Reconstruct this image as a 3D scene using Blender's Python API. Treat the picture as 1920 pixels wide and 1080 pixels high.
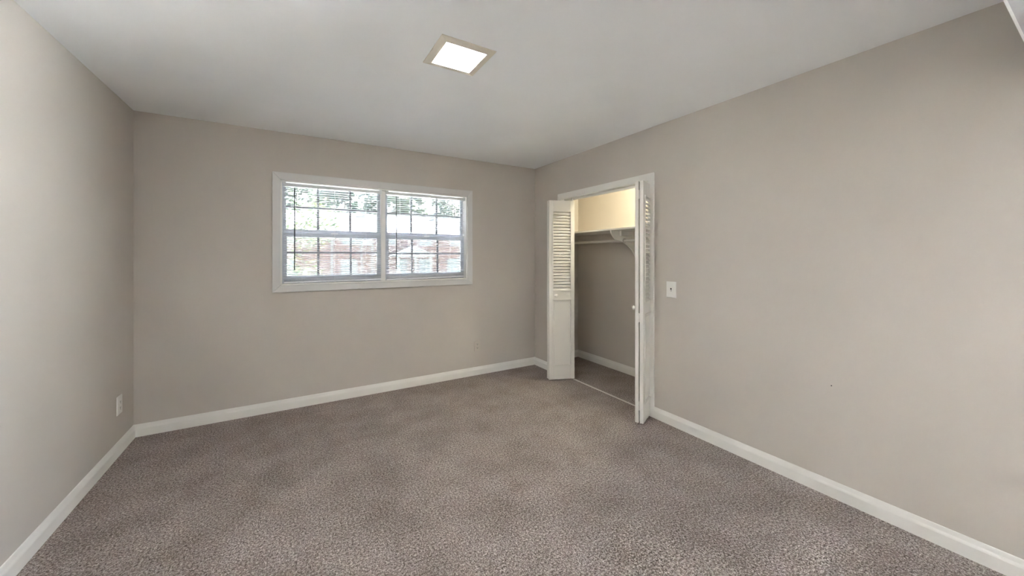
import bpy, bmesh, math, random
from mathutils import Vector, Matrix
random.seed(7)
S = bpy.context.scene
for o in list(bpy.data.objects):
    bpy.data.objects.remove(o)
C = S.collection

# ------------------------------------------------------------------ camera
EYE = 1.353
YAW = math.radians(30.833)
cam_d = bpy.data.cameras.new('camera')
cam_d.sensor_width = 36
cam_d.lens = 36 * 691.9 / 1920
cam_d.shift_y = -60 / 1920
cam_d.clip_start = 0.02
cam_d.clip_end = 300
cam = bpy.data.objects.new('camera', cam_d)
C.objects.link(cam)
cam.location = (0, 0, EYE)
cam.rotation_euler = (math.pi / 2, 0, -YAW)
S.camera = cam

# ------------------------------------------------------------------ sky and exposure
SKY = 4.4
w = bpy.data.worlds.new('overcast_sky')
S.world = w
w.use_nodes = True
bg = w.node_tree.nodes['Background']
bg.inputs['Color'].default_value = (0.84, 0.93, 1.06, 1)
bg.inputs['Strength'].default_value = SKY
# sun from the right hand side of the house: it reaches indoors only through the added patio door behind the viewer
sun_d = bpy.data.lights.new('sun', 'SUN'); sun_d.energy = 228.0; sun_d.angle = math.radians(0.6); sun_d.color = (0.93, 0.985, 1.08)
sun = bpy.data.objects.new('sun', sun_d); C.objects.link(sun)
sun.rotation_euler = Vector((-0.62, -0.02, -0.78)).to_track_quat('-Z', 'Y').to_euler()
S.view_settings.view_transform = 'Standard'
S.view_settings.look = 'None'
S.view_settings.gamma = 1
S.view_settings.use_curve_mapping = False
S.view_settings.exposure = 2.15
S.cycles.use_denoising = True
S.cycles.max_bounces = 14
S.cycles.diffuse_bounces = 10
S.cycles.glossy_bounces = 4
S.cycles.transparent_max_bounces = 16
S.cycles.sample_clamp_indirect = 20
S.cycles.caustics_reflective = False
S.cycles.caustics_refractive = False

LENS_GLOW = 16.0
CLOSET_GLOW = 35.0

# ------------------------------------------------------------------ room measures (metres)
UL, UR, VB, HC = -1.015, 2.61, 3.815, 2.44      # left wall, right wall, back wall, ceiling
WT = 0.115                                        # inner wall thickness
VH, ZH, VR = 0.184, 2.10, -2.30                   # dropped ceiling edge, its height, rear wall
UC = 3.315                                        # closet back wall
CV0 = 1.30                                        # closet near end
OP0, OP1, OPZ = 2.098, 3.28, 1.99                 # closet opening
WU0, WU1, WZ0, WZ1 = -0.085, 1.69, 1.095, 2.022   # window opening

def portal(name, loc, rot, sx, sy):
    l = bpy.data.lights.new(name, 'AREA')
    l.shape = 'RECTANGLE'; l.size = sx; l.size_y = sy
    l.cycles.is_portal = True
    o = bpy.data.objects.new(name, l); C.objects.link(o)
    o.location = loc; o.rotation_euler = rot
# these only steer the sampling of the sky through the two glazed openings; they give no light of their own
portal('window_sky_portal', ((WU0 + WU1) / 2, VB + 0.2, (WZ0 + WZ1) / 2), (-math.pi / 2, 0, 0), 1.9, 1.1)
portal('patio_sky_portal', (UR + 0.25, -1.22, 1.02), (0, math.pi / 2, 0), 2.1, 1.9)

# ------------------------------------------------------------------ materials
def mat(name, col, rough=0.6, metal=0.0, spec=0.5):
    m = bpy.data.materials.new(name); m.use_nodes = True
    b = m.node_tree.nodes['Principled BSDF']
    b.inputs['Base Color'].default_value = (*col, 1)
    b.inputs['Roughness'].default_value = rough
    b.inputs['Metallic'].default_value = metal
    b.inputs['Specular IOR Level'].default_value = spec
    return m

def nodes(m):
    return m.node_tree.nodes, m.node_tree.links, m.node_tree.nodes['Principled BSDF']

def noise(N, scale, detail=2, rough=0.5):
    n = N.new('ShaderNodeTexNoise'); n.inputs['Scale'].default_value = scale
    n.inputs['Detail'].default_value = detail; n.inputs['Roughness'].default_value = rough
    return n

def obj_coords(N, L, *tex):
    t = N.new('ShaderNodeTexCoord')
    for x in tex: L.new(t.outputs['Object'], x.inputs['Vector'])
    return t

def ramp(N, stops):
    r = N.new('ShaderNodeValToRGB')
    while len(r.color_ramp.elements) < len(stops): r.color_ramp.elements.new(0.5)
    for e, (p, c) in zip(r.color_ramp.elements, stops):
        e.position = p; e.color = (*c, 1)
    return r

def painted(name, col, rough=0.7, var=0.03, bump=0.06, scale=260, spec=0.3):
    """paint on plaster or wood: faint roller texture and a little wear"""
    m = mat(name, col, rough, 0, spec); N, L, b = nodes(m)
    n1 = noise(N, 1.3, 3); n2 = noise(N, scale, 2)
    obj_coords(N, L, n1, n2)
    r = ramp(N, [(0.3, tuple(c * (1 - var) for c in col)), (0.7, tuple(min(1, c * (1 + var)) for c in col))])
    L.new(n1.outputs['Fac'], r.inputs['Fac']); L.new(r.outputs['Color'], b.inputs['Base Color'])
    bp = N.new('ShaderNodeBump'); bp.inputs['Strength'].default_value = bump; bp.inputs['Distance'].default_value = 0.002
    L.new(n2.outputs['Fac'], bp.inputs['Height']); L.new(bp.outputs['Normal'], b.inputs['Normal'])
    return m

M = {}
M['wall'] = painted('greige_wall_paint', (0.56, 0.52, 0.478), 0.75)
M['ceiling'] = painted('white_ceiling_paint', (0.875, 0.895, 0.91), 0.85)
M['trim'] = painted('white_trim_paint', (0.80, 0.79, 0.76), 0.38, 0.02, 0.02, 120, 0.4)
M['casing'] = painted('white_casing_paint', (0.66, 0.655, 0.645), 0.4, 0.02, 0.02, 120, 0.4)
M['door'] = painted('white_door_paint', (0.76, 0.74, 0.70), 0.42, 0.02, 0.03, 120, 0.4)
M['vinyl'] = mat('white_vinyl', (0.80, 0.81, 0.82), 0.4)
M['muntin'] = mat('grey_aluminium_grid', (0.22, 0.23, 0.25), 0.45)
M['sash'] = mat('blue_grey_aluminium_sash', (0.50, 0.53, 0.58), 0.4)
M['plate'] = mat('white_plastic_plate', (0.80, 0.79, 0.77), 0.35)
M['beige_plate'] = mat('painted_over_plate', (0.56, 0.515, 0.46), 0.5)
M['dark'] = mat('dark_slot', (0.03, 0.03, 0.03), 0.6)
M['wand'] = mat('dark_tinted_wand', (0.05, 0.055, 0.06), 0.25)
M['steel'] = mat('brushed_steel', (0.45, 0.44, 0.42), 0.35, 1.0)
M['rod'] = mat('grey_painted_rod', (0.62, 0.59, 0.56), 0.4)
M['tan_frame'] = mat('cream_light_frame', (0.72, 0.67, 0.57), 0.5)

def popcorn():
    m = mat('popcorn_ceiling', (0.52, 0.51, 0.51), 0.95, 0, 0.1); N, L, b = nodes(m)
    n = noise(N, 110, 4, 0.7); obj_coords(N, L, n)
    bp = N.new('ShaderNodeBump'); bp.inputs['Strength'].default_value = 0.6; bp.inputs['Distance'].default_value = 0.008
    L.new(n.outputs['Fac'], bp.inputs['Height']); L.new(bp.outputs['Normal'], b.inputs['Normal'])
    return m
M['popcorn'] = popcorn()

def carpet():
    m = mat('speckled_carpet', (0.3, 0.25, 0.22), 1.0, 0, 0.05); N, L, b = nodes(m)
    fine = noise(N, 210, 2, 0.6); mid = noise(N, 95, 3, 0.6); tone = noise(N, 34, 2); big = noise(N, 3.2, 4, 0.6)
    v = N.new('ShaderNodeTexVoronoi'); v.inputs['Scale'].default_value = 150
    obj_coords(N, L, fine, mid, tone, big, v)
    mx = N.new('ShaderNodeMath'); mx.operation = 'MULTIPLY_ADD'
    L.new(mid.outputs['Fac'], mx.inputs[0]); mx.inputs[1].default_value = 0.55
    hf = N.new('ShaderNodeMath'); hf.operation = 'MULTIPLY'; L.new(fine.outputs['Fac'], hf.inputs[0]); hf.inputs[1].default_value = 0.55
    L.new(hf.outputs[0], mx.inputs[2])
    r = ramp(N, [(0.36, (0.055, 0.043, 0.038)), (0.47, (0.180, 0.148, 0.136)), (0.56, (0.325, 0.280, 0.262)), (0.68, (0.62, 0.55, 0.52))])
    L.new(mx.outputs[0], r.inputs['Fac'])
    # soft trodden patches where the pile lies another way
    rb = ramp(N, [(0.34, (0.84, 0.825, 0.81)), (0.62, (1.09, 1.09, 1.10))])
    L.new(big.outputs['Fac'], rb.inputs['Fac'])
    mul = N.new('ShaderNodeMix'); mul.data_type = 'RGBA'; mul.blend_type = 'MULTIPLY'; mul.inputs['Factor'].default_value = 1
    L.new(r.outputs['Color'], mul.inputs['A']); L.new(rb.outputs['Color'], mul.inputs['B'])
    L.new(mul.outputs['Result'], b.inputs['Base Color'])
    bp = N.new('ShaderNodeBump'); bp.inputs['Strength'].default_value = 0.8; bp.inputs['Distance'].default_value = 0.006
    L.new(v.outputs['Distance'], bp.inputs['Height']); L.new(bp.outputs['Normal'], b.inputs['Normal'])
    return m
M['carpet'] = carpet()

def glass():
    m = bpy.data.materials.new('window_glass'); m.use_nodes = True
    N, L = m.node_tree.nodes, m.node_tree.links
    N.remove(N['Principled BSDF'])
    t = N.new('ShaderNodeBsdfTransparent'); t.inputs['Color'].default_value = (0.97, 0.985, 0.98, 1)
    g = N.new('ShaderNodeBsdfGlossy'); g.inputs['Roughness'].default_value = 0.02
    f = N.new('ShaderNodeFresnel'); f.inputs['IOR'].default_value = 1.35
    x = N.new('ShaderNodeMixShader')
    L.new(f.outputs[0], x.inputs[0]); L.new(t.outputs[0], x.inputs[1]); L.new(g.outputs[0], x.inputs[2])
    # translucent share puts a pale washed-out haze into the glass
    d = N.new('ShaderNodeBsdfTranslucent'); d.inputs['Color'].default_value = (0.9, 0.92, 0.95, 1)
    x2 = N.new('ShaderNodeMixShader'); x2.inputs[0].default_value = 0.005
    L.new(x.outputs[0], x2.inputs[1]); L.new(d.outputs[0], x2.inputs[2])
    L.new(x2.outputs[0], N['Material Output'].inputs['Surface'])
    return m
M['glass'] = glass()
def dimming_mesh():  # half-opaque sheet added to dim the outdoors behind the window
    m = bpy.data.materials.new('view_dimming_mesh'); m.use_nodes = True
    N, L = m.node_tree.nodes, m.node_tree.links
    N.remove(N['Principled BSDF'])
    t = N.new('ShaderNodeBsdfTransparent'); d = N.new('ShaderNodeBsdfDiffuse'); d.inputs['Color'].default_value = (.22, .22, .23, 1)
    x = N.new('ShaderNodeMixShader'); x.inputs[0].default_value = 0.56
    L.new(t.outputs[0], x.inputs[1]); L.new(d.outputs[0], x.inputs[2]); L.new(x.outputs[0], N['Material Output'].inputs['Surface'])
    return m
M['screen'] = dimming_mesh()

def slat_mat():
    m = bpy.data.materials.new('white_blind_slat'); m.use_nodes = True
    N, L, b = nodes(m)
    b.inputs['Base Color'].default_value = (0.84, 0.85, 0.88, 1); b.inputs['Roughness'].default_value = 0.45
    return m
M['slat'] = slat_mat()

def glow(name, col, s):
    m = bpy.data.materials.new(name); m.use_nodes = True
    N, L, b = nodes(m)
    b.inputs['Base Color'].default_value = (0.9, 0.9, 0.9, 1)
    b.inputs['Emission Color'].default_value = (*col, 1); b.inputs['Emission Strength'].default_value = s
    return m

def brick():
    m = mat('pale_red_brick', (0.24, 0.15, 0.135), 0.9, 0, 0.1); N, L, b = nodes(m)
    t = N.new('ShaderNodeTexCoord'); sp = N.new('ShaderNodeSeparateXYZ'); cb = N.new('ShaderNodeCombineXYZ')
    L.new(t.outputs['Object'], sp.inputs[0])
    ad = N.new('ShaderNodeMath'); L.new(sp.outputs['X'], ad.inputs[0]); L.new(sp.outputs['Y'], ad.inputs[1])
    L.new(ad.outputs[0], cb.inputs['X']); L.new(sp.outputs['Z'], cb.inputs['Y'])
    k = N.new('ShaderNodeTexBrick'); L.new(cb.outputs[0], k.inputs['Vector'])
    k.inputs['Color1'].default_value = (0.095, 0.052, 0.044, 1); k.inputs['Color2'].default_value = (0.082, 0.046, 0.039, 1)
    k.inputs['Mortar'].default_value = (0.12, 0.095, 0.085, 1); k.inputs['Scale'].default_value = 1
    k.inputs['Brick Width'].default_value = 0.22; k.inputs['Row Height'].default_value = 0.075; k.inputs['Mortar Size'].default_value = 0.008
    L.new(k.outputs['Color'], b.inputs['Base Color'])
    return m
M['brick'] = brick()
M['roofing'] = painted('pale_weathered_shingle', (0.16, 0.16, 0.165), 0.9, 0.06, 0.1, 8)
M['outdoor_white'] = mat('outdoor_white_paint', (0.17, 0.18, 0.19), 0.6)
M['outdoor_pane'] = mat('dim_outdoor_pane', (0.10, 0.115, 0.125), 0.25)
M['bark'] = mat('grey_bark', (0.10, 0.085, 0.07), 0.9)
M['lawn'] = painted('dry_lawn', (0.125, 0.125, 0.10), 1.0, 0.2, 0.1, 30, 0.05)
M['path'] = painted('grey_paving', (0.14, 0.14, 0.138), 1.0, 0.06, 0.1, 30, 0.05)
M['ground'] = painted('pale_bounce_paving', (0.46, 0.45, 0.43), 1.0, 0.06, 0.1, 30, 0.05)  # pale surface for the slabs that reflect daylight indoors

def leaf_mat(name, a, b_, c):
    m = mat(name, a, 0.7, 0, 0.2); N, L, b = nodes(m)
    g = N.new('ShaderNodeNewGeometry')
    r = ramp(N, [(0.0, a), (0.55, b_), (1.0, c)])
    L.new(g.outputs['Random Per Island'], r.inputs['Fac']); L.new(r.outputs['Color'], b.inputs['Base Color'])
    return m
M['leaf_near'] = leaf_mat('thin_autumn_leaf', (0.035, 0.058, 0.026), (0.055, 0.08, 0.03), (0.13, 0.115, 0.035))
M['leaf_far'] = leaf_mat('soft_green_leaf', (0.04, 0.063, 0.034), (0.06, 0.08, 0.042), (0.085, 0.1, 0.05))
M['leaf_pine'] = leaf_mat('blue_green_needle', (0.036, 0.058, 0.04), (0.047, 0.07, 0.047), (0.065, 0.085, 0.057))

# ------------------------------------------------------------------ mesh helpers
def box(bm, a, b):
    x0, y0, z0 = (min(p, q) for p, q in zip(a, b)); x1, y1, z1 = (max(p, q) for p, q in zip(a, b))
    v = [bm.verts.new(p) for p in ((x0, y0, z0), (x1, y0, z0), (x1, y1, z0), (x0, y1, z0), (x0, y0, z1), (x1, y0, z1), (x1, y1, z1), (x0, y1, z1))]
    for f in ((0, 3, 2, 1), (4, 5, 6, 7), (0, 1, 5, 4), (1, 2, 6, 5), (2, 3, 7, 6), (3, 0, 4, 7)):
        bm.faces.new([v[i] for i in f])

def boxes(*ab):
    bm = bmesh.new()
    for a, b in ab: box(bm, a, b)
    return bm

def cyl(bm, p, q, r0, r1=None, n=12, caps=True):
    r1 = r0 if r1 is None else r1
    p, q = Vector(p), Vector(q); d = (q - p).normalized()
    x = d.orthogonal().normalized(); y = d.cross(x)
    A = []; B = []
    for i in range(n):
        t = 2 * math.pi * i / n; e = x * math.cos(t) + y * math.sin(t)
        A.append(bm.verts.new(p + e * r0)); B.append(bm.verts.new(q + e * r1))
    for i in range(n):
        bm.faces.new((A[i], A[(i + 1) % n], B[(i + 1) % n], B[i]))
    if caps:
        bm.faces.new(A[::-1]); bm.faces.new(B)

def extrude_profile(bm, prof, path0, path1, out, up=Vector((0, 0, 1)), m0=0.0, m1=0.0):
    """prof: (distance out, height) points closed; swept from path0 to path1; m0/m1 shift the ends per unit of 'out' for mitres"""
    p0, p1, out = Vector(path0), Vector(path1), Vector(out)
    d = (p1 - p0).normalized()
    A = [bm.verts.new(p0 + out * a + up * h + d * (a * m0)) for a, h in prof]
    B = [bm.verts.new(p1 + out * a + up * h - d * (a * m1)) for a, h in prof]
    n = len(prof)
    for i in range(n):
        bm.faces.new((A[i], A[(i + 1) % n], B[(i + 1) % n], B[i]))
    bm.faces.new(A[::-1]); bm.faces.new(B)

def lathe(bm, prof, origin, axis, n=24):
    origin, axis = Vector(origin), Vector(axis).normalized()
    x = axis.orthogonal().normalized(); y = axis.cross(x); rings = []
    for r, h in prof:
        rings.append([bm.verts.new(origin + axis * h + (x * math.cos(2 * math.pi * i / n) + y * math.sin(2 * math.pi * i / n)) * max(r, 1e-5)) for i in range(n)])
    for a, b in zip(rings, rings[1:]):
        for i in range(n):
            bm.faces.new((a[i], a[(i + 1) % n], b[(i + 1) % n], b[i]))
    bm.faces.new(rings[0][::-1]); bm.faces.new(rings[-1])

def obj(name, bm, m, parent=None, smooth=False, bevel=0.0, label=None):
    bmesh.ops.recalc_face_normals(bm, faces=bm.faces)
    me = bpy.data.meshes.new(name); bm.to_mesh(me); bm.free()
    if smooth:
        for p in me.polygons: p.use_smooth = True
    o = bpy.data.objects.new(name, me); C.objects.link(o)
    me.materials.append(m)
    if parent: o.parent = parent
    if bevel:
        b = o.modifiers.new('soft_edges', 'BEVEL'); b.width = bevel; b.segments = 2; b.limit_method = 'ANGLE'
    if label: o['label'] = label
    return o

def tag(o, label, cat, kind=None, group=None):
    o['label'] = label; o['category'] = cat
    if kind: o['kind'] = kind
    if group: o['group'] = group
    return o

def empty(name, loc=(0, 0, 0), rot=(0, 0, 0), mtx=None):
    o = bpy.data.objects.new(name, None); C.objects.link(o); o.empty_display_size = 0.1
    if mtx is not None: o.matrix_world = mtx
    else: o.location = loc; o.rotation_euler = rot
    return o

def struct(name, bm, m, label, cat, **k):
    return tag(obj(name, bm, m, **k), label, cat, 'structure')

# ------------------------------------------------------------------ shell
struct('floor', boxes(((UL - .12, VR - .12, -.10), (UC + .12, VB + .14, 0))), M['carpet'],
       'brown and beige speckled carpet over the whole floor', 'floor')
struct('ceiling', boxes(((UL - .12, VH - .1, HC), (UC + .12, VB + .14, HC + .12))), M['ceiling'],
       'smooth white ceiling over the bedroom', 'ceiling')
struct('ceiling_dropped', boxes(((UL, VR, ZH), (UR, VH, HC))), M['popcorn'],
       'lower textured ceiling at the top right corner of the view', 'ceiling')
struct('trim_bead', boxes(((UL, VH, ZH - .002), (UR, VH + .006, ZH + .016))), M['trim'],
       'thin white corner bead along the edge of the lower textured ceiling', 'trim')
struct('wall_left', boxes(((UL - .12, VR - .12, 0), (UL, VB + .14, HC))), M['wall'],
       'plain greige wall on the left without openings', 'wall')
struct('wall_back', boxes(((UL, VB, 0), (WU0, VB + .14, HC)), ((WU1, VB, 0), (UC + .12, VB + .14, HC)),
                          ((WU0, VB, 0), (WU1, VB + .14, WZ0)), ((WU0, VB, WZ1), (WU1, VB + .14, HC))), M['wall'],
       'greige far wall around the wide window', 'wall')
PV0, PV1, PZ1 = -2.10, -.34, 2.04
struct('wall_right', boxes(((UR, VR - .12, 0), (UR + WT, PV0, HC)), ((UR, PV0, PZ1), (UR + WT, PV1, HC)), ((UR, PV1, 0), (UR + WT, OP0 - .015, HC)), ((UR, OP1 + .015, 0), (UR + WT, VB, HC)),
                           ((UR, OP0 - .015, OPZ + .015), (UR + WT, OP1 + .015, HC))), M['wall'],
       'greige wall on the right around the closet opening', 'wall')
struct('wall_closet', boxes(((UC, CV0 - .1, 0), (UC + .12, VB, HC))), M['wall'],
       'back wall of the closet, lit warm above the shelf', 'wall')
struct('wall_closet_end', boxes(((UR + WT, CV0 - .1, 0), (UC, CV0, HC))), M['wall'],
       'near end wall inside the closet', 'wall')
struct('wall_rear', boxes(((UL, VR - .12, 0), (UR, VR, ZH))), M['wall'], 'plain greige wall behind the viewer', 'wall')
# unseen patio door added behind the viewer to let more daylight in
pd = tag(empty('door_patio_added', (UR, (PV0 + PV1) / 2, 0)), 'unseen white glazed patio door added in the right wall for daylight', 'door', 'structure')
bm = bmesh.new()
X0, X1 = .03, .08; hw = (PV1 - PV0) / 2
for a in (-hw, -.03, hw - .06): box(bm, (X0, a, .0), (X1, a + .06, PZ1))
box(bm, (X0, -hw, 0), (X1, hw, .07)); box(bm, (X0, -hw, PZ1 - .06), (X1, hw, PZ1))
obj('door_frame', bm, M['vinyl'], pd)
obj('glass_pane', boxes(((.052, -hw + .05, .06), (.058, hw - .05, PZ1 - .05))), M['glass'], pd)

# ------------------------------------------------------------------ baseboards
BB = [(0, 0), (.014, 0), (.014, .058), (.0125, .064), (.009, .072), (.006, .084), (.004, .090), (0, .092)]
def baseboard(name, p0, p1, out, label, m0=0.0, m1=0.0):
    bm = bmesh.new(); extrude_profile(bm, BB, p0, p1, out, m0=m0, m1=m1)
    return struct(name, bm, M['trim'], label, 'baseboard')
baseboard('baseboard_left', (UL, VR, 0), (UL, VB, 0), (1, 0, 0), 'white baseboard along the left wall', 0, 1)
baseboard('baseboard_back', (UL, VB, 0), (UR, VB, 0), (0, -1, 0), 'white baseboard below the window wall', 1, 1)
baseboard('baseboard_right', (UR, PV1, 0), (UR, OP0 - .057, 0), (-1, 0, 0), 'white baseboard along the right wall up to the closet casing')
baseboard('baseboard_corner', (UR, OP1 + .057, 0), (UR, VB, 0), (-1, 0, 0), 'short white baseboard between the far corner and the closet', 0, 1)
baseboard('baseboard_closet', (UC, CV0, 0), (UC, VB, 0), (-1, 0, 0), 'white baseboard along the back wall inside the closet', 0, 1)
baseboard('baseboard_closet_end', (UR + WT, VB, 0), (UC, VB, 0), (0, -1, 0), 'short white baseboard on the far end wall inside the closet', 0, 1)

# ------------------------------------------------------------------ window: casing, lining, mullion
def mitred_frame(bm, u0, u1, z0, z1, wd, v, th, bead=.0):
    """flat picture-frame casing lying on the wall plane v, facing -v"""
    O = [(u0 - wd[0], z0 - wd[1]), (u1 + wd[2], z0 - wd[1]), (u1 + wd[2], z1 + wd[3]), (u0 - wd[0], z1 + wd[3])]
    I = [(u0, z0), (u1, z0), (u1, z1), (u0, z1)]
    for i in range(4):
        j = (i + 1) % 4
        f = [bm.verts.new((p[0], v - th, p[1])) for p in (O[i], O[j], I[j], I[i])]
        k = [bm.verts.new((p[0], v, p[1])) for p in (O[i], O[j], I[j], I[i])]
        bm.faces.new(f); bm.faces.new(k[::-1])
        for a in range(4):
            b = (a + 1) % 4
            bm.faces.new((f[a], k[a], k[b], f[b]))
bm = bmesh.new(); mitred_frame(bm, WU0, WU1, WZ0, WZ1, (.06, .06, .06, .064), VB, .018)
struct('trim_1', bm, M['casing'], 'wide flat white casing around the twin window', 'trim', bevel=.003)
JT = .012
struct('trim_2', boxes(((WU0, VB - .004, WZ0), (WU0 + JT, VB + .14, WZ1)), ((WU1 - JT, VB - .004, WZ0), (WU1, VB + .14, WZ1)),
                       ((WU0, VB - .004, WZ0), (WU1, VB + .14, WZ0 + JT)), ((WU0, VB - .004, WZ1 - JT), (WU1, VB + .14, WZ1))), M['trim'],
       'white lining boards of the window recess', 'trim')
MU0, MU1 = .772, .815
struct('trim_3', boxes(((MU0, VB + .052, WZ0 + JT), (MU1, VB + .14, WZ1 - JT))), M['trim'],
       'white mullion post between the two window halves', 'trim', bevel=.002)

def sash_frame(u0, u1, z0, z1, v0, v1, st, top, bot):
    return boxes(((u0, v0, z0), (u0 + st, v1, z1)), ((u1 - st, v0, z0), (u1, v1, z1)),
                 ((u0 + st, v0, z0), (u1 - st, v1, z0 + bot)), ((u0 + st, v0, z1 - top), (u1 - st, v1, z1)))
def window(name, u0, u1, mu, ztop_m, zlow_m, label):
    r = tag(empty(name, ((u0 + u1) / 2, VB + .09, WZ0)), label, 'window', 'structure')
    o0 = Vector(((u0 + u1) / 2, VB + .09, WZ0))
    def put(n, bm, m, p):
        bmesh.ops.translate(bm, verts=bm.verts, vec=-o0); return obj(n, bm, m, p)
    up = put('upper_sash', sash_frame(u0, u1, 1.56, WZ1 - JT, VB + .100, VB + .125, .028, .022, .036), M['sash'], r)
    lo = put('lower_sash', sash_frame(u0, u1, WZ0 + JT, 1.566, VB + .068, VB + .093, .036, .040, .066), M['sash'], r)
    for sash, z0, z1, zm, v in ((up, 1.596, WZ1 - JT - .022, ztop_m, VB + .106), (lo, WZ0 + JT + .066, 1.526, zlow_m, VB + .074)):
        bm = boxes(((u0 + .02, v, zm - .0085), (u1 - .02, v + .014, zm + .0085)), *[((x - .0095, v - .001, z0), (x + .0095, v + .015, z1)) for x in mu])
        put('muntins', bm, M['muntin'], sash)
        put('glass_pane', boxes(((u0 + .02, v + .005, z0 - .01), (u1 - .02, v + .009, z1 + .01))), M['glass'], sash)
    put('dimming_screen', boxes(((u0, VB + .1335, WZ0 + JT), (u1, VB + .1345, WZ1 - JT))), M['screen'], r)  # unseen layer added outside the sashes to darken the view
    bm = boxes((((u0 + u1) / 2 - .03, VB + .058, 1.558), ((u0 + u1) / 2 + .03, VB + .075, 1.572)))
    put('sash_lock', bm, M['vinyl'], lo)
window('window_1', WU0 + JT, MU0, (.213, .493), 1.803, 1.385, 'left half of the twin window, white sashes with six-pane grids, beside the far left wall')
window('window_2', MU1, WU1 - JT, (1.092, 1.372), 1.792, 1.378, 'right half of the twin window, white sashes with six-pane grids, nearer the closet')

# ------------------------------------------------------------------ mini blinds
def slat_bm(u0, u1, zs, v, depth=.0245):
    bm = bmesh.new(); n = 5; th = .0007
    for k, (z, dz0, dz1, tilt) in enumerate(zs):
        segs = 6; rows = []
        for s in range(segs + 1):
            f = s / segs; u = u0 + (u1 - u0) * f
            sag = dz0 * (1 - f) ** 2 + dz1 * f ** 2
            prof = []
            for i in range(n):
                q = i / (n - 1) * 2 - 1
                prof.append((v + q * depth / 2, z + sag + .0016 * (1 - q * q) + q * tilt))
            ring = [bm.verts.new((u, a, b)) for a, b in prof] + [bm.verts.new((u, a, b - th)) for a, b in reversed(prof)]
            rows.append(ring)
        m = 2 * n
        for a, b in zip(rows, rows[1:]):
            for i in range(m): bm.faces.new((a[i], a[(i + 1) % m], b[(i + 1) % m], b[i]))
        bm.faces.new(rows[0][::-1]); bm.faces.new(rows[-1])
    return bm
def blind(u0, u1, cords, wand_u, wand_z, rail_z0, rail_z1, label):
    vb = VB + .030
    r = tag(empty('mini_blind', ((u0 + u1) / 2, vb, WZ1 - JT)), label, 'blind', None, 'mini blinds in the twin window')
    o0 = Vector(((u0 + u1) / 2, vb, WZ1 - JT))
    def put(n, bm, m, p=r, **k):
        bmesh.ops.translate(bm, verts=bm.verts, vec=-o0); return obj(n, bm, m, p, **k)
    ht, hb = 2.0000, 1.975
    put('headrail', boxes(((u0, vb - .014, hb), (u1, vb + .012, ht))), M['vinyl'], bevel=.002)
    for a, b in ((u0 - .004, u0 + .018), (u1 - .018, u1 + .004)):
        put('end_bracket', boxes(((a, vb - .017, hb - .002), (b, vb + .014, WZ1 - JT))), M['vinyl'])
    zt, pitch = 1.966, .0205
    zs = []; z = zt
    rz = max(rail_z0, rail_z1)
    while z > rz + .034:
        near = max(0, 1 - abs(z - 1.55) / .04)
        zs.append((z, random.uniform(-.0010, .0010) - .004 * near, random.uniform(-.0010, .0010) - .003 * near, random.uniform(.0003, .0012)))
        z -= pitch
    for k in range(4):                       # slack slats stacked on the bottom rail
        h = .017 + k * .006
        zs.append((rz + h, (rail_z0 - rz) + random.uniform(0, .003), (rail_z1 - rz) + random.uniform(0, .003), random.uniform(-.001, .002)))
    put('slats', slat_bm(u0 + .004, u1 - .004, zs, vb), M['slat'], smooth=True)
    bm = bmesh.new()
    for (a, za), (b, zb) in (((u0 + .003, rail_z0), (u1 - .003, rail_z1)),):
        extrude_profile(bm, [(-.012, 0), (.012, 0), (.013, .006), (.011, .012), (-.011, .012), (-.013, .006)], (a, vb, za), (b, vb, zb), (0, -1, 0))
    rail = put('bottom_rail', bm, M['slat'], bevel=.001)
    for c in cords:
        f = (c - u0) / (u1 - u0); zr = rail_z0 + (rail_z1 - rail_z0) * f
        put('rail_plug', boxes(((c - .011, vb - .0155, zr - .004), (c + .011, vb - .002, zr + .011))), M['vinyl'], rail, bevel=.002)
        bm = bmesh.new()
        for q in (-.0128, .0128): cyl(bm, (c, vb + q, zr + .01), (c, vb + q, hb + .003), .0007, n=5)
        put('ladder_cord', bm, M['slat'])
    bm = bmesh.new()
    cyl(bm, (wand_u, vb - .020, wand_z[1]), (wand_u, vb - .020, wand_z[0]), .0050, .0044, n=8)
    cyl(bm, (wand_u, vb - .020, wand_z[0]), (wand_u, vb - .016, hb - .004), .0016, n=6)
    put('tilt_wand', bm, M['wand'], label='dark tilt wand')
    return r
blind(WU0 + JT + .010, MU0 - .003, (.08, .349, .627), .022, (1.955, 1.226), 1.112, 1.118,
      'white mini blind hanging in the left half of the twin window, slats open')
blind(MU1 + .004, WU1 - JT - .010, (.955, 1.231, 1.500), .914, (1.953, 1.220), 1.110, 1.122,
      'white mini blind hanging in the right half of the twin window, nearer the closet')

# ------------------------------------------------------------------ closet opening: casing, jamb, track, threshold
bm = bmesh.new()
CW = .057
def casing_prof(bm, pts):
    """a flat board in the wall plane u=UR given by 4 (v, z) corners, sticking out into the room"""
    th = .016
    f = [bm.verts.new((UR - th, a, b)) for a, b in pts]; k = [bm.verts.new((UR, a, b)) for a, b in pts]
    bm.faces.new(f); bm.faces.new(k[::-1])
    for a in range(4): bm.faces.new((f[a], k[a], k[(a + 1) % 4], f[(a + 1) % 4]))
HZ = .063
casing_prof(bm, [(OP0, 0), (OP0 - CW, 0), (OP0 - CW, OPZ + HZ), (OP0, OPZ)])
casing_prof(bm, [(OP1, 0), (OP1 + CW, 0), (OP1 + CW, OPZ + HZ), (OP1, OPZ)])
casing_prof(bm, [(OP0, OPZ), (OP0 - CW, OPZ + HZ), (OP1 + CW, OPZ + HZ), (OP1, OPZ)])
struct('trim_4', bm, M['trim'], 'white casing around the closet opening', 'trim', bevel=.003)
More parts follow.
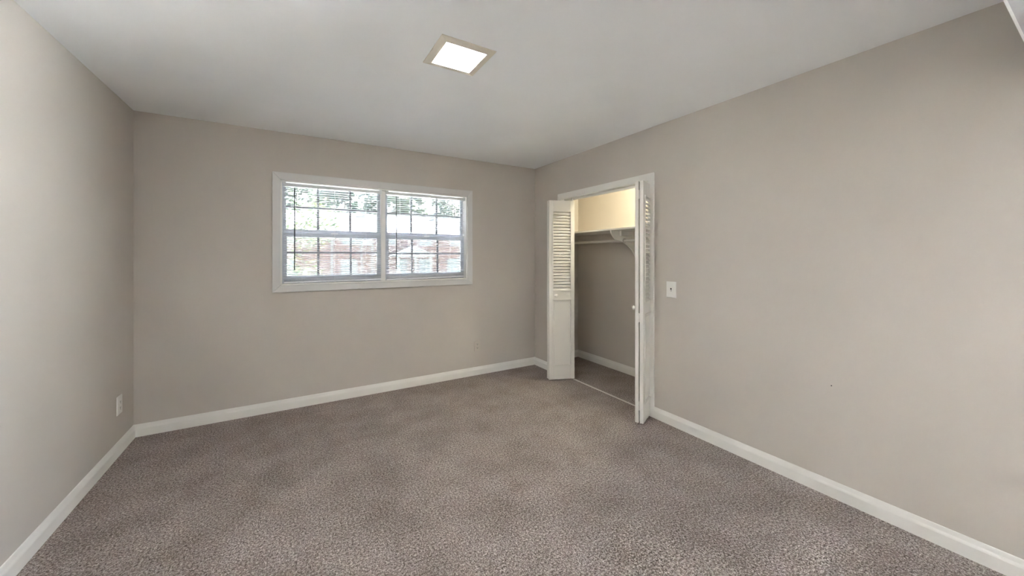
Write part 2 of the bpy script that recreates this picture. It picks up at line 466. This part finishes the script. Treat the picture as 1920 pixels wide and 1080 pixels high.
struct('trim_5', boxes(((UR - .004, OP0 - .015, 0), (UR + WT + .004, OP0, OPZ)), ((UR - .004, OP1, 0), (UR + WT + .004, OP1 + .015, OPZ)),
                       ((UR - .004, OP0 - .015, OPZ), (UR + WT + .004, OP1 + .015, OPZ + .015))), M['trim'],
       'white jamb boards lining the closet opening', 'trim')
UT = UR + .050
bm = boxes(((UT - .014, OP0, OPZ - .022), (UT - .011, OP1, OPZ)), ((UT + .011, OP0, OPZ - .022), (UT + .014, OP1, OPZ)), ((UT - .014, OP0, OPZ - .003), (UT + .014, OP1, OPZ)))
struct('trim_6', bm, M['trim'], 'narrow metal track for the folding doors under the closet head', 'trim')
bm = bmesh.new(); extrude_profile(bm, [(-.009, 0), (.009, 0), (.006, .006), (-.006, .006)], (UT + .0, OP0, 0), (UT + .0, OP1, 0), (1, 0, 0))
struct('trim_7', bm, M['rod'], 'thin pale carpet strip across the closet threshold', 'trim')

# ------------------------------------------------------------------ bifold doors
LW, LT, LZ0, LZ1 = .287, .028, .016, 1.956
STL = .046                                        # stile width
LOU = (.985, 1.835); PAN = (.172, .875)           # louvre opening, lower panel opening
def leaf(parent, corner, direction, flip, knob, name):
    """one folding leaf: local x along its width from the hinge edge, local y towards its back (front when flipped)"""
    a = math.atan2(direction[1], direction[0])
    mtx = Matrix.Translation((corner[0], corner[1], 0)) @ Matrix.Rotation(a, 4, 'Z')
    s = -1 if flip else 1                         # front face looks to local -y (or +y when flipped)
    y0, y1 = (0, LT) if not flip else (0, LT)
    yf = y0 if not flip else y1                   # front plane
    yb = y1 if not flip else y0
    bm = boxes(((0, y0, LZ0), (STL, y1, LZ1)), ((LW - STL, y0, LZ0), (LW, y1, LZ1)),
               ((STL, y0, LZ0), (LW - STL, y1, PAN[0])), ((STL, y0, PAN[1]), (LW - STL, y1, LOU[0])), ((STL, y0, LOU[1]), (LW - STL, y1, LZ1)))
    fr = obj(name, bm, M['door'], parent, bevel=.0025)
    fr.matrix_local = parent.matrix_world.inverted() @ mtx
    # louvre slats: thin boards sloping down towards the front
    bm = bmesh.new(); n = 26; pz = (LOU[1] - LOU[0]) / n
    for i in range(n):
        z = LOU[0] + pz * (i + .5)
        fy, by = (yf + s * .002, yb - s * .002)
        lo, hi = z - .0165, z + .0085
        th = .007
        pr = [(fy, lo), (by, hi), (by, hi + th), (fy, lo + th)]
        A = [bm.verts.new((STL - .002, p, q)) for p, q in pr]; B = [bm.verts.new((LW - STL + .002, p, q)) for p, q in pr]
        for k in range(4): bm.faces.new((A[k], A[(k + 1) % 4], B[(k + 1) % 4], B[k]))
        bm.faces.new(A[::-1]); bm.faces.new(B)
    obj('louvre_slats', bm, M['door'], fr)
    # raised bead round louvres and lower panel, on the front
    def bead(z0, z1, wd, out, y):
        b = bmesh.new(); x0, x1 = STL - wd, LW - STL + wd
        ya, yb_ = y, y - s * out
        for p, q in (((x0, z0 - wd), (x1, z0)), ((x0, z1), (x1, z1 + wd)), ((x0, z0), (x0 + wd, z1)), ((x1 - wd, z0), (x1, z1))):
            box(b, (p[0], ya, p[1]), (q[0], yb_, q[1]))
        return b
    obj('louvre_bead', bead(LOU[0], LOU[1], .010, .008, yf), M['door'], fr, bevel=.002)
    obj('panel_bead', bead(PAN[0], PAN[1], .010, .008, yf), M['door'], fr, bevel=.002)
    bm = bmesh.new()
    box(bm, (STL - .001, yf + s * .011, PAN[0] - .001), (LW - STL + .001, yb - s * .007, PAN[1] + .001))
    b2 = bmesh.new()
    x0, x1, z0, z1 = STL + .016, LW - STL - .016, PAN[0] + .016, PAN[1] - .016
    box(bm, (x0, yf + s * .004, z0), (x1, yf + s * .0115, z1)); b2.free()
    obj('lower_panel', bm, M['door'], fr, bevel=.003)
    if knob:
        b = bmesh.new()
        lathe(b, [(.016, 0), (.0165, .002), (.009, .004), (.0075, .012), (.011, .017), (.0165, .021), (.0185, .027), (.0165, .033), (.010, .0365), (.003, .0375)], (.075, yf, .926), (0, -s, 0))
        obj('knob', b, M['door'], fr, smooth=True)
    # pivot pin at the top inner corner
    b = bmesh.new(); cyl(b, (LW - .022, LT / 2, LZ1), (LW - .022, LT / 2, OPZ - .004), .0045, n=10)
    cyl(b, (LW - .022, LT / 2, LZ1 + .004), (LW - .022, LT / 2, LZ1 + .012), .010, n=12)
    obj('pivot_pin', b, M['steel'], fr)
    return mtx
def hinges(parent, mtx, ys, zs=(1.845, .86, .155)):
    for z in zs:
        b = bmesh.new()
        cyl(b, (-.003, ys, z - .036), (-.003, ys, z + .036), .0045, n=10)
        box(b, (-.002, ys - .010, z - .033), (-.0002, ys + .010, z + .033))
        h = obj('hinge', b, M['door'], parent)
        h.matrix_local = parent.matrix_world.inverted() @ mtx
# right hand door (nearer the viewer): fixed leaf swung against the jamb, lead leaf folded behind it
ar = math.radians(25)
dr = (math.cos(ar), math.sin(ar)); nr = (-dr[1], dr[0])
Cr = (2.400, 1.9835)
d1 = empty('door_1', (2.655, 2.10, 0)); tag(d1, 'white louvered bifold door folded open at the near side of the closet, seen edge-on', 'door', 'structure')
bpy.context.view_layer.update()
mr = leaf(d1, Cr, dr, False, False, 'door_leaf')
al = math.radians(29)
dl = (math.cos(al), math.sin(al))
C2 = (Cr[0] + nr[0] * (LT + .009), Cr[1] + nr[1] * (LT + .009))
leaf(d1, C2, dl, True, True, 'door_leaf')
hinges(d1, mr, LT + .0045)
# far door: lead leaf faces the viewer
A = (2.385, 3.215); Bv = (2.645, 3.113)
L_ = math.hypot(Bv[0] - A[0], Bv[1] - A[1]); dv = ((Bv[0] - A[0]) / L_, (Bv[1] - A[1]) / L_); nv = (-dv[1], dv[0])
d2 = empty('door_2', (2.655, 3.25, 0)); tag(d2, 'white louvered bifold door folded open at the far side of the closet, its knob showing', 'door', 'structure')
bpy.context.view_layer.update()
ml = leaf(d2, A, dv, False, True, 'door_leaf')
A2 = (A[0] + nv[0] * (LT + .009), A[1] + nv[1] * (LT + .009))
ap = math.atan2(dv[1], dv[0]) + math.radians(13)
leaf(d2, A2, (math.cos(ap), math.sin(ap)), True, False, 'door_leaf')
hinges(d2, ml, LT + .0045)

# ------------------------------------------------------------------ closet fittings
SU, SZ = 2.885, 1.623
tag(obj('closet_shelf', boxes(((SU, CV0, SZ), (UC, VB, SZ + .019))), M['trim'], bevel=.002), 'long white shelf inside the closet under the warm lit wall', 'shelf')
RU, RZ = 3.085, 1.517
bm = bmesh.new(); cyl(bm, (RU, CV0, RZ), (RU, VB, RZ), .0165, n=24)
tag(obj('closet_rod', bm, M['rod'], smooth=False), 'grey hanging rod running under the closet shelf', 'rod')
VBK = 2.81
prof = [(UC, SZ), (SU + .004, SZ)]                # shelf bracket: flat top, curling front, S-curve down to the wall
for t in range(0, 21):                            # lobe then concave sweep
    f = t / 20
    if f < .35:
        g = f / .35; prof.append((SU + .004 + .075 * g ** 1.5, SZ - .012 - .085 * g))
    else:
        g = (f - .35) / .65
        prof.append((SU + .079 + (UC - SU - .079 - .012) * math.sin(g * math.pi / 2) ** 1.05, SZ - .097 - .285 * (1 - math.cos(g * math.pi / 2)) - .03 * g))
prof.append((UC, SZ - .42))
bk = empty('shelf_bracket', (UC, VBK, SZ)); tag(bk, 'white curved wooden bracket holding up the closet shelf and rod', 'bracket')
bm = bmesh.new(); th = .018
A_ = [bm.verts.new((a - UC, -th / 2, b - SZ)) for a, b in prof]; B_ = [bm.verts.new((a - UC, th / 2, b - SZ)) for a, b in prof]
n = len(prof)
for i in range(n): bm.faces.new((A_[i], A_[(i + 1) % n], B_[(i + 1) % n], B_[i]))
bm.faces.new(A_[::-1]); bm.faces.new(B_)
obj('plate', bm, M['trim'], bk)
obj('cleat', boxes(((-.30, -.032, -.055), (-.115, -th / 2, 0))), M['trim'], bk, bevel=.002)
bm = bmesh.new(); lathe(bm, [(.019, 0), (.027, 0), (.027, .007), (.019, .007)], (RU - UC, -th / 2, RZ - SZ), (0, -1, 0))
obj('rod_collar', bm, M['rod'], bk)
# lampholder on the closet ceiling, out of view behind the head of the opening
lh = empty('closet_lamp', (3.15, 2.42, HC)); tag(lh, 'small frosted globe lamp on the closet ceiling', 'lamp')
bm = bmesh.new(); lathe(bm, [(.075, 0), (.075, .016), (.070, .020)], (0, 0, 0), (0, 0, -1)); obj('lamp_base', bm, M['vinyl'], lh)
bm = bmesh.new(); lathe(bm, [(.068, .018), (.088, .035), (.092, .055), (.080, .080), (.045, .096), (.004, .100)], (0, 0, 0), (0, 0, -1))
obj('globe', bm, glow('warm_globe', (1.0, .92, .66), CLOSET_GLOW), lh, smooth=True)

# ------------------------------------------------------------------ ceiling light
LU0, LU1, LV0, LV1 = .631, .934, 1.725, 2.031
lf = empty('ceiling_light', ((LU0 + LU1) / 2, (LV0 + LV1) / 2, HC)); tag(lf, 'square flush ceiling light with a cream frame and glowing white lens', 'light')
cu, cv = lf.location.x, lf.location.y
hu, hv = (LU1 - LU0) / 2, (LV1 - LV0) / 2
bm = bmesh.new()
def ring(h, z, e): return [bm.verts.new((sx * (hu + e), sy * (hv + e), z)) for sx, sy in ((-1, -1), (1, -1), (1, 1), (-1, 1))]
R = [ring(0, 0, 0), ring(0, -.004, 0), ring(0, -.0105, -.033), ring(0, -.011, -.039), ring(0, -.006, -.040), ring(0, 0, -.042)]
for a, b in zip(R, R[1:]):
    for i in range(4): bm.faces.new((a[i], a[(i + 1) % 4], b[(i + 1) % 4], b[i]))
obj('frame', bm, M['tan_frame'], lf)
obj('lens', boxes(((-hu + .041, -hv + .041, -.0085), (hu - .041, hv - .041, -.004))), glow('lit_lens', (1.0, .98, .95), LENS_GLOW), lf)
bm = bmesh.new(); box(bm, (-hu - .0, -.012, -.007), (-hu + .004, .012, 0)); obj('clip', bm, M['tan_frame'], lf)

# ------------------------------------------------------------------ switch and sockets
def plate_box(name, mtx, label, cat):
    e = empty(name, mtx=mtx); tag(e, label, cat); return e
def facing(loc, normal):
    n = Vector(normal); z = Vector((0, 0, 1)); x = z.cross(n)
    return Matrix(((x.x, z.x, n.x, loc[0]), (x.y, z.y, n.y, loc[1]), (x.z, z.z, n.z, loc[2]), (0, 0, 0, 1)))
def face_plate(e, wd, h, m):
    bm = bmesh.new()
    o = [(-wd / 2, -h / 2), (wd / 2, -h / 2), (wd / 2, h / 2), (-wd / 2, h / 2)]
    rr = [[bm.verts.new((x * k, y * k2, z)) for x, y in o] for k, k2, z in ((1, 1, 0), (1, 1, .003), (.93, .95, .0065))]
    for a, b in zip(rr, rr[1:]):
        for i in range(4): bm.faces.new((a[i], a[(i + 1) % 4], b[(i + 1) % 4], b[i]))
    bm.faces.new(rr[0][::-1]); bm.faces.new(rr[-1])
    return obj('face_plate', bm, m, e)
def screw(e, y, m):
    b = bmesh.new(); cyl(b, (0, y, .006), (0, y, .0076), .0034, n=12); obj('screw', b, m, e)
sw = plate_box('light_switch', facing((UR, 1.882, 1.084), (-1, 0, 0)), 'white toggle light switch on the right wall beside the closet', 'light switch')
face_plate(sw, .087, .128, M['plate'])
obj('switch_slot', boxes(((-.0055, -.013, .006), (.0055, .013, .0072))), M['dark'], sw)
b = bmesh.new()
pr = [(-.004, -.011, .007), (.004, -.011, .007), (.004, .0, .007), (-.004, .0, .007), (-.0032, -.0125, .019), (.0032, -.0125, .019), (.0032, -.006, .0195), (-.0032, -.006, .0195)]
vv = [b.verts.new(p) for p in pr]
for f in ((0, 3, 2, 1), (4, 5, 6, 7), (0, 1, 5, 4), (1, 2, 6, 5), (2, 3, 7, 6), (3, 0, 4, 7)): b.faces.new([vv[i] for i in f])
obj('toggle', b, M['plate'], sw)
screw(sw, .030, M['plate']); screw(sw, -.030, M['plate'])
def socket(mtx, m, label, wd=.076, h=.118):
    e = plate_box('wall_socket', mtx, label, 'socket'); e['group'] = 'wall sockets'
    face_plate(e, wd, h, m)
    for y in (.0205, -.0205):
        b = bmesh.new(); lathe(b, [(.0165, .005), (.0165, .0078), (.015, .0084)], (0, y, 0), (0, 0, 1), 20)
        r = obj('receptacle', b, m, e)
        obj('slots', boxes(((-.0075, y - .002, .008), (-.0048, y + .008, .0089)), ((.0048, y - .002, .008), (.0075, y + .007, .0089)), ((-.0025, y - .010, .008), (.0025, y - .005, .0089))), M['dark'], r)
    screw(e, 0, m)
    return e
socket(facing((1.814, VB, .328), (0, -1, 0)), M['beige_plate'], 'wall socket painted over in the wall colour, under the right end of the window')
socket(facing((UL, 3.545, .334), (1, 0, 0)), M['plate'], 'white wall socket low on the left wall near the corner', .082, .125)
b = bmesh.new(); cyl(b, (UR, .862, .623), (UR - .004, .862, .623), .0028, n=10)
tag(obj('nail', b, M['dark']), 'tiny dark nail head low on the bare right wall', 'nail')

# ------------------------------------------------------------------ outside
GZ = -1.0  # paving slabs below are added reflectors, throwing daylight up into the room
struct('ground', boxes(((-70, -40, GZ - .3), (90, 80, GZ))), M['lawn'],
       'dull green lawn reaching to the brick building', 'ground')
struct('ground_bounce', boxes(((UR + .3, -10, GZ - .02), (13, .6, GZ + .02)), ((-8, VB + .4, GZ - .02), (10, 9.5, GZ + .02))), M['ground'],
       'unseen pale paving added below the window and outside the patio door to bounce daylight indoors', 'ground')
V0 = 26.0
bd = empty('apartment_building', (8, V0, GZ)); tag(bd, 'long two-storey red brick building with a pale roof seen through the window', 'building')
off = Vector((8, V0, GZ))
def out(n, bm, m, p=bd, **k):
    bmesh.ops.translate(bm, verts=bm.verts, vec=-off); return obj(n, bm, m, p, **k)
EV, RZ_ = 2.86, 4.62
out('brick_wall', boxes(((-16, V0, GZ), (34, V0 + 9, EV))), M['brick'])
bm = bmesh.new()
ra = [(V0 - .5, EV - .06), (V0 + 4.5, RZ_), (V0 + 9.5, EV - .06), (V0 + 9.5, EV - .22), (V0 - .5, EV - .22)]
P = [bm.verts.new((-16.5, a, b)) for a, b in ra]; Q = [bm.verts.new((34.5, a, b)) for a, b in ra]
for i in range(5): bm.faces.new((P[i], P[(i + 1) % 5], Q[(i + 1) % 5], Q[i]))
bm.faces.new(P[::-1]); bm.faces.new(Q)
out('roof', bm, M['roofing'])
for x in (4.4, 9.7): out('roof_vent', boxes(((x, V0 + 3.3, 3.9), (x + .35, V0 + 3.7, 4.75))), M['outdoor_pane'])
def far_window(u0, u1, z0, z1):
    f = out('window', boxes(((u0, V0 - .06, z0), (u1, V0 + .02, z0 + .06)), ((u0, V0 - .06, z1 - .06), (u1, V0 + .02, z1)), ((u0, V0 - .06, z0), (u0 + .06, V0 + .02, z1)),
                            ((u1 - .06, V0 - .06, z0), (u1, V0 + .02, z1)), ((u0, V0 - .06, (z0 + z1) / 2 - .03), (u1, V0 + .02, (z0 + z1) / 2 + .03))), M['outdoor_white'])
    out('pane', boxes(((u0 + .05, V0 - .03, z0 + .05), (u1 - .05, V0 - .01, z1 - .05))), M['outdoor_pane'], f)
for u0, u1 in ((-.9, .2), (2.74, 3.95), (5.45, 6.17), (7.77, 8.75), (10.1, 11.05), (13, 14)):
    far_window(u0, u1, 2.08, 2.78)
for u0, u1 in ((-.9, .2), (2.74, 3.70), (7.77, 8.60), (9.9, 10.92), (13, 14)):
    far_window(u0, u1, -.35, 1.13)
for u in (2.18, 3.93, 4.61): out('downspout', boxes(((u - .045, V0 - .1, GZ), (u + .045, V0 - .01, EV - .2))), M['outdoor_white'])
dr_ = out('front_door', boxes(((6.33, V0 - .05, GZ), (6.92, V0 + .02, 1.13))), M['outdoor_pane'])
bm = bmesh.new()
pr = [(5.75, 1.30), (8.45, 1.30), (8.45, 1.42), (7.1, 2.02), (5.75, 1.42)]
P = [bm.verts.new((a, V0 - 1.5, b)) for a, b in pr]; Q = [bm.verts.new((a, V0, b)) for a, b in pr]
for i in range(5): bm.faces.new((P[i], P[(i + 1) % 5], Q[(i + 1) % 5], Q[i]))
bm.faces.new(P[::-1]); bm.faces.new(Q)
pg = out('porch_gable', bm, M['outdoor_white'])
for x in (5.95, 7.15, 8.2): out('porch_post', boxes(((x - .07, V0 - 1.45, GZ), (x + .07, V0 - 1.31, 1.30))), M['outdoor_white'], pg)
out('window_air_conditioner', boxes(((3.95, V0 - .45, 2.06), (4.5, V0 + .02, 2.44))), M['outdoor_white'])

def tree(name, base, h, crown, n_leaf, size, m, label, trunk_r=.12, group=None, branches=9, bare=False, seed=1):
    rnd = random.Random(seed)
    t = empty(name, base); tag(t, label, 'tree', None, group)
    bm = bmesh.new()
    cz, cr, ch = crown                            # centre height, radius, half height
    cyl(bm, (0, 0, 0), (rnd.uniform(-.1, .1), rnd.uniform(-.1, .1), h * .55), trunk_r, trunk_r * .6, 8)
    cyl(bm, (0, 0, h * .5), (0, 0, h * .95), trunk_r * .6, trunk_r * .1, 6)
    tips = []
    for i in range(branches):
        a = rnd.uniform(0, 6.28); z0 = h * rnd.uniform(.22, .75); ln = cr * rnd.uniform(.6, 1.0)
        q = (ln * math.cos(a), ln * math.sin(a), z0 + ln * rnd.uniform(.3, .9))
        cyl(bm, (0, 0, z0), q, trunk_r * .35, trunk_r * .08, 5); tips.append(q)
        for k in range(3):
            f = rnd.uniform(.3, .9); p = (q[0] * f, q[1] * f, z0 + (q[2] - z0) * f)
            e = (p[0] + rnd.uniform(-.5, .5) * cr * .6, p[1] + rnd.uniform(-.5, .5) * cr * .6, p[2] + rnd.uniform(.1, .5) * cr)
            cyl(bm, p, e, trunk_r * .14, trunk_r * .04, 4); tips.append(e)
    obj('trunk', bm, M['bark'], t)
    if bare: return t
    bm = bmesh.new()
    lobes = [(rnd.uniform(-.65, .65) * cr, rnd.uniform(-.65, .65) * cr, cz + rnd.uniform(-.8, .8) * ch, rnd.uniform(.22, .42) * cr) for _ in range(26)]
    for i in range(n_leaf):
        lx, ly, lz, lr = rnd.choice(lobes)
        d = Vector((rnd.gauss(0, 1), rnd.gauss(0, 1), rnd.gauss(0, .8))).normalized() * lr * rnd.uniform(.2, 1) ** .6
        c = Vector((lx, ly, lz)) + d
        n_ = Vector((rnd.gauss(0, 1), rnd.gauss(0, 1), rnd.gauss(0, 1) + .6)).normalized()
        x = n_.orthogonal().normalized(); y = n_.cross(x); s = size * rnd.uniform(.6, 1.3)
        bm.faces.new([bm.verts.new(c + p) for p in (-x * s, y * s * .45 + n_ * s * .08, x * s, -y * s * .45 + n_ * s * .08)])
    obj('foliage', bm, m, t)
    return t
tree('leafy_tree', (-.35, 13.0, GZ), 5.6, (1.9, 2.0, 2.3), 5200, .075, M['leaf_near'],
     'thin leafy tree with yellowing leaves in front of the brick building', .07, branches=12, seed=3)
k = 0
for (u, v, h, cr, mm) in ((-6.5, 42, 12, 3.3, 'leaf_pine'), (.5, 48, 13.5, 3.6, 'leaf_far'), (4.6, 40.5, 11.6, 2.6, 'leaf_pine'), (11.4, 42, 11.5, 2.6, 'leaf_far'), (17.0, 42, 12.2, 2.8, 'leaf_pine'), (24, 43, 12, 3.4, 'leaf_far'), (10.5, 52, 15, 3.6, 'leaf_pine'), (20.2, 51, 14, 3.4, 'leaf_far')):
    k += 1
    tree('background_tree', (u, v, GZ), h, (h * .56, cr, h * .40), 2600, .33, M[mm],
         'soft green tree standing behind the pale roof of the brick building', .22, group='trees behind the brick building', seed=20 + k)
tree('bare_tree', (8.0, 38.2, GZ), 9.5, (7, 1.7, 3), 0, .2, M['leaf_far'], 'bare branching tree rising behind the pale roof among green trees', .14, branches=16, bare=True, seed=55)
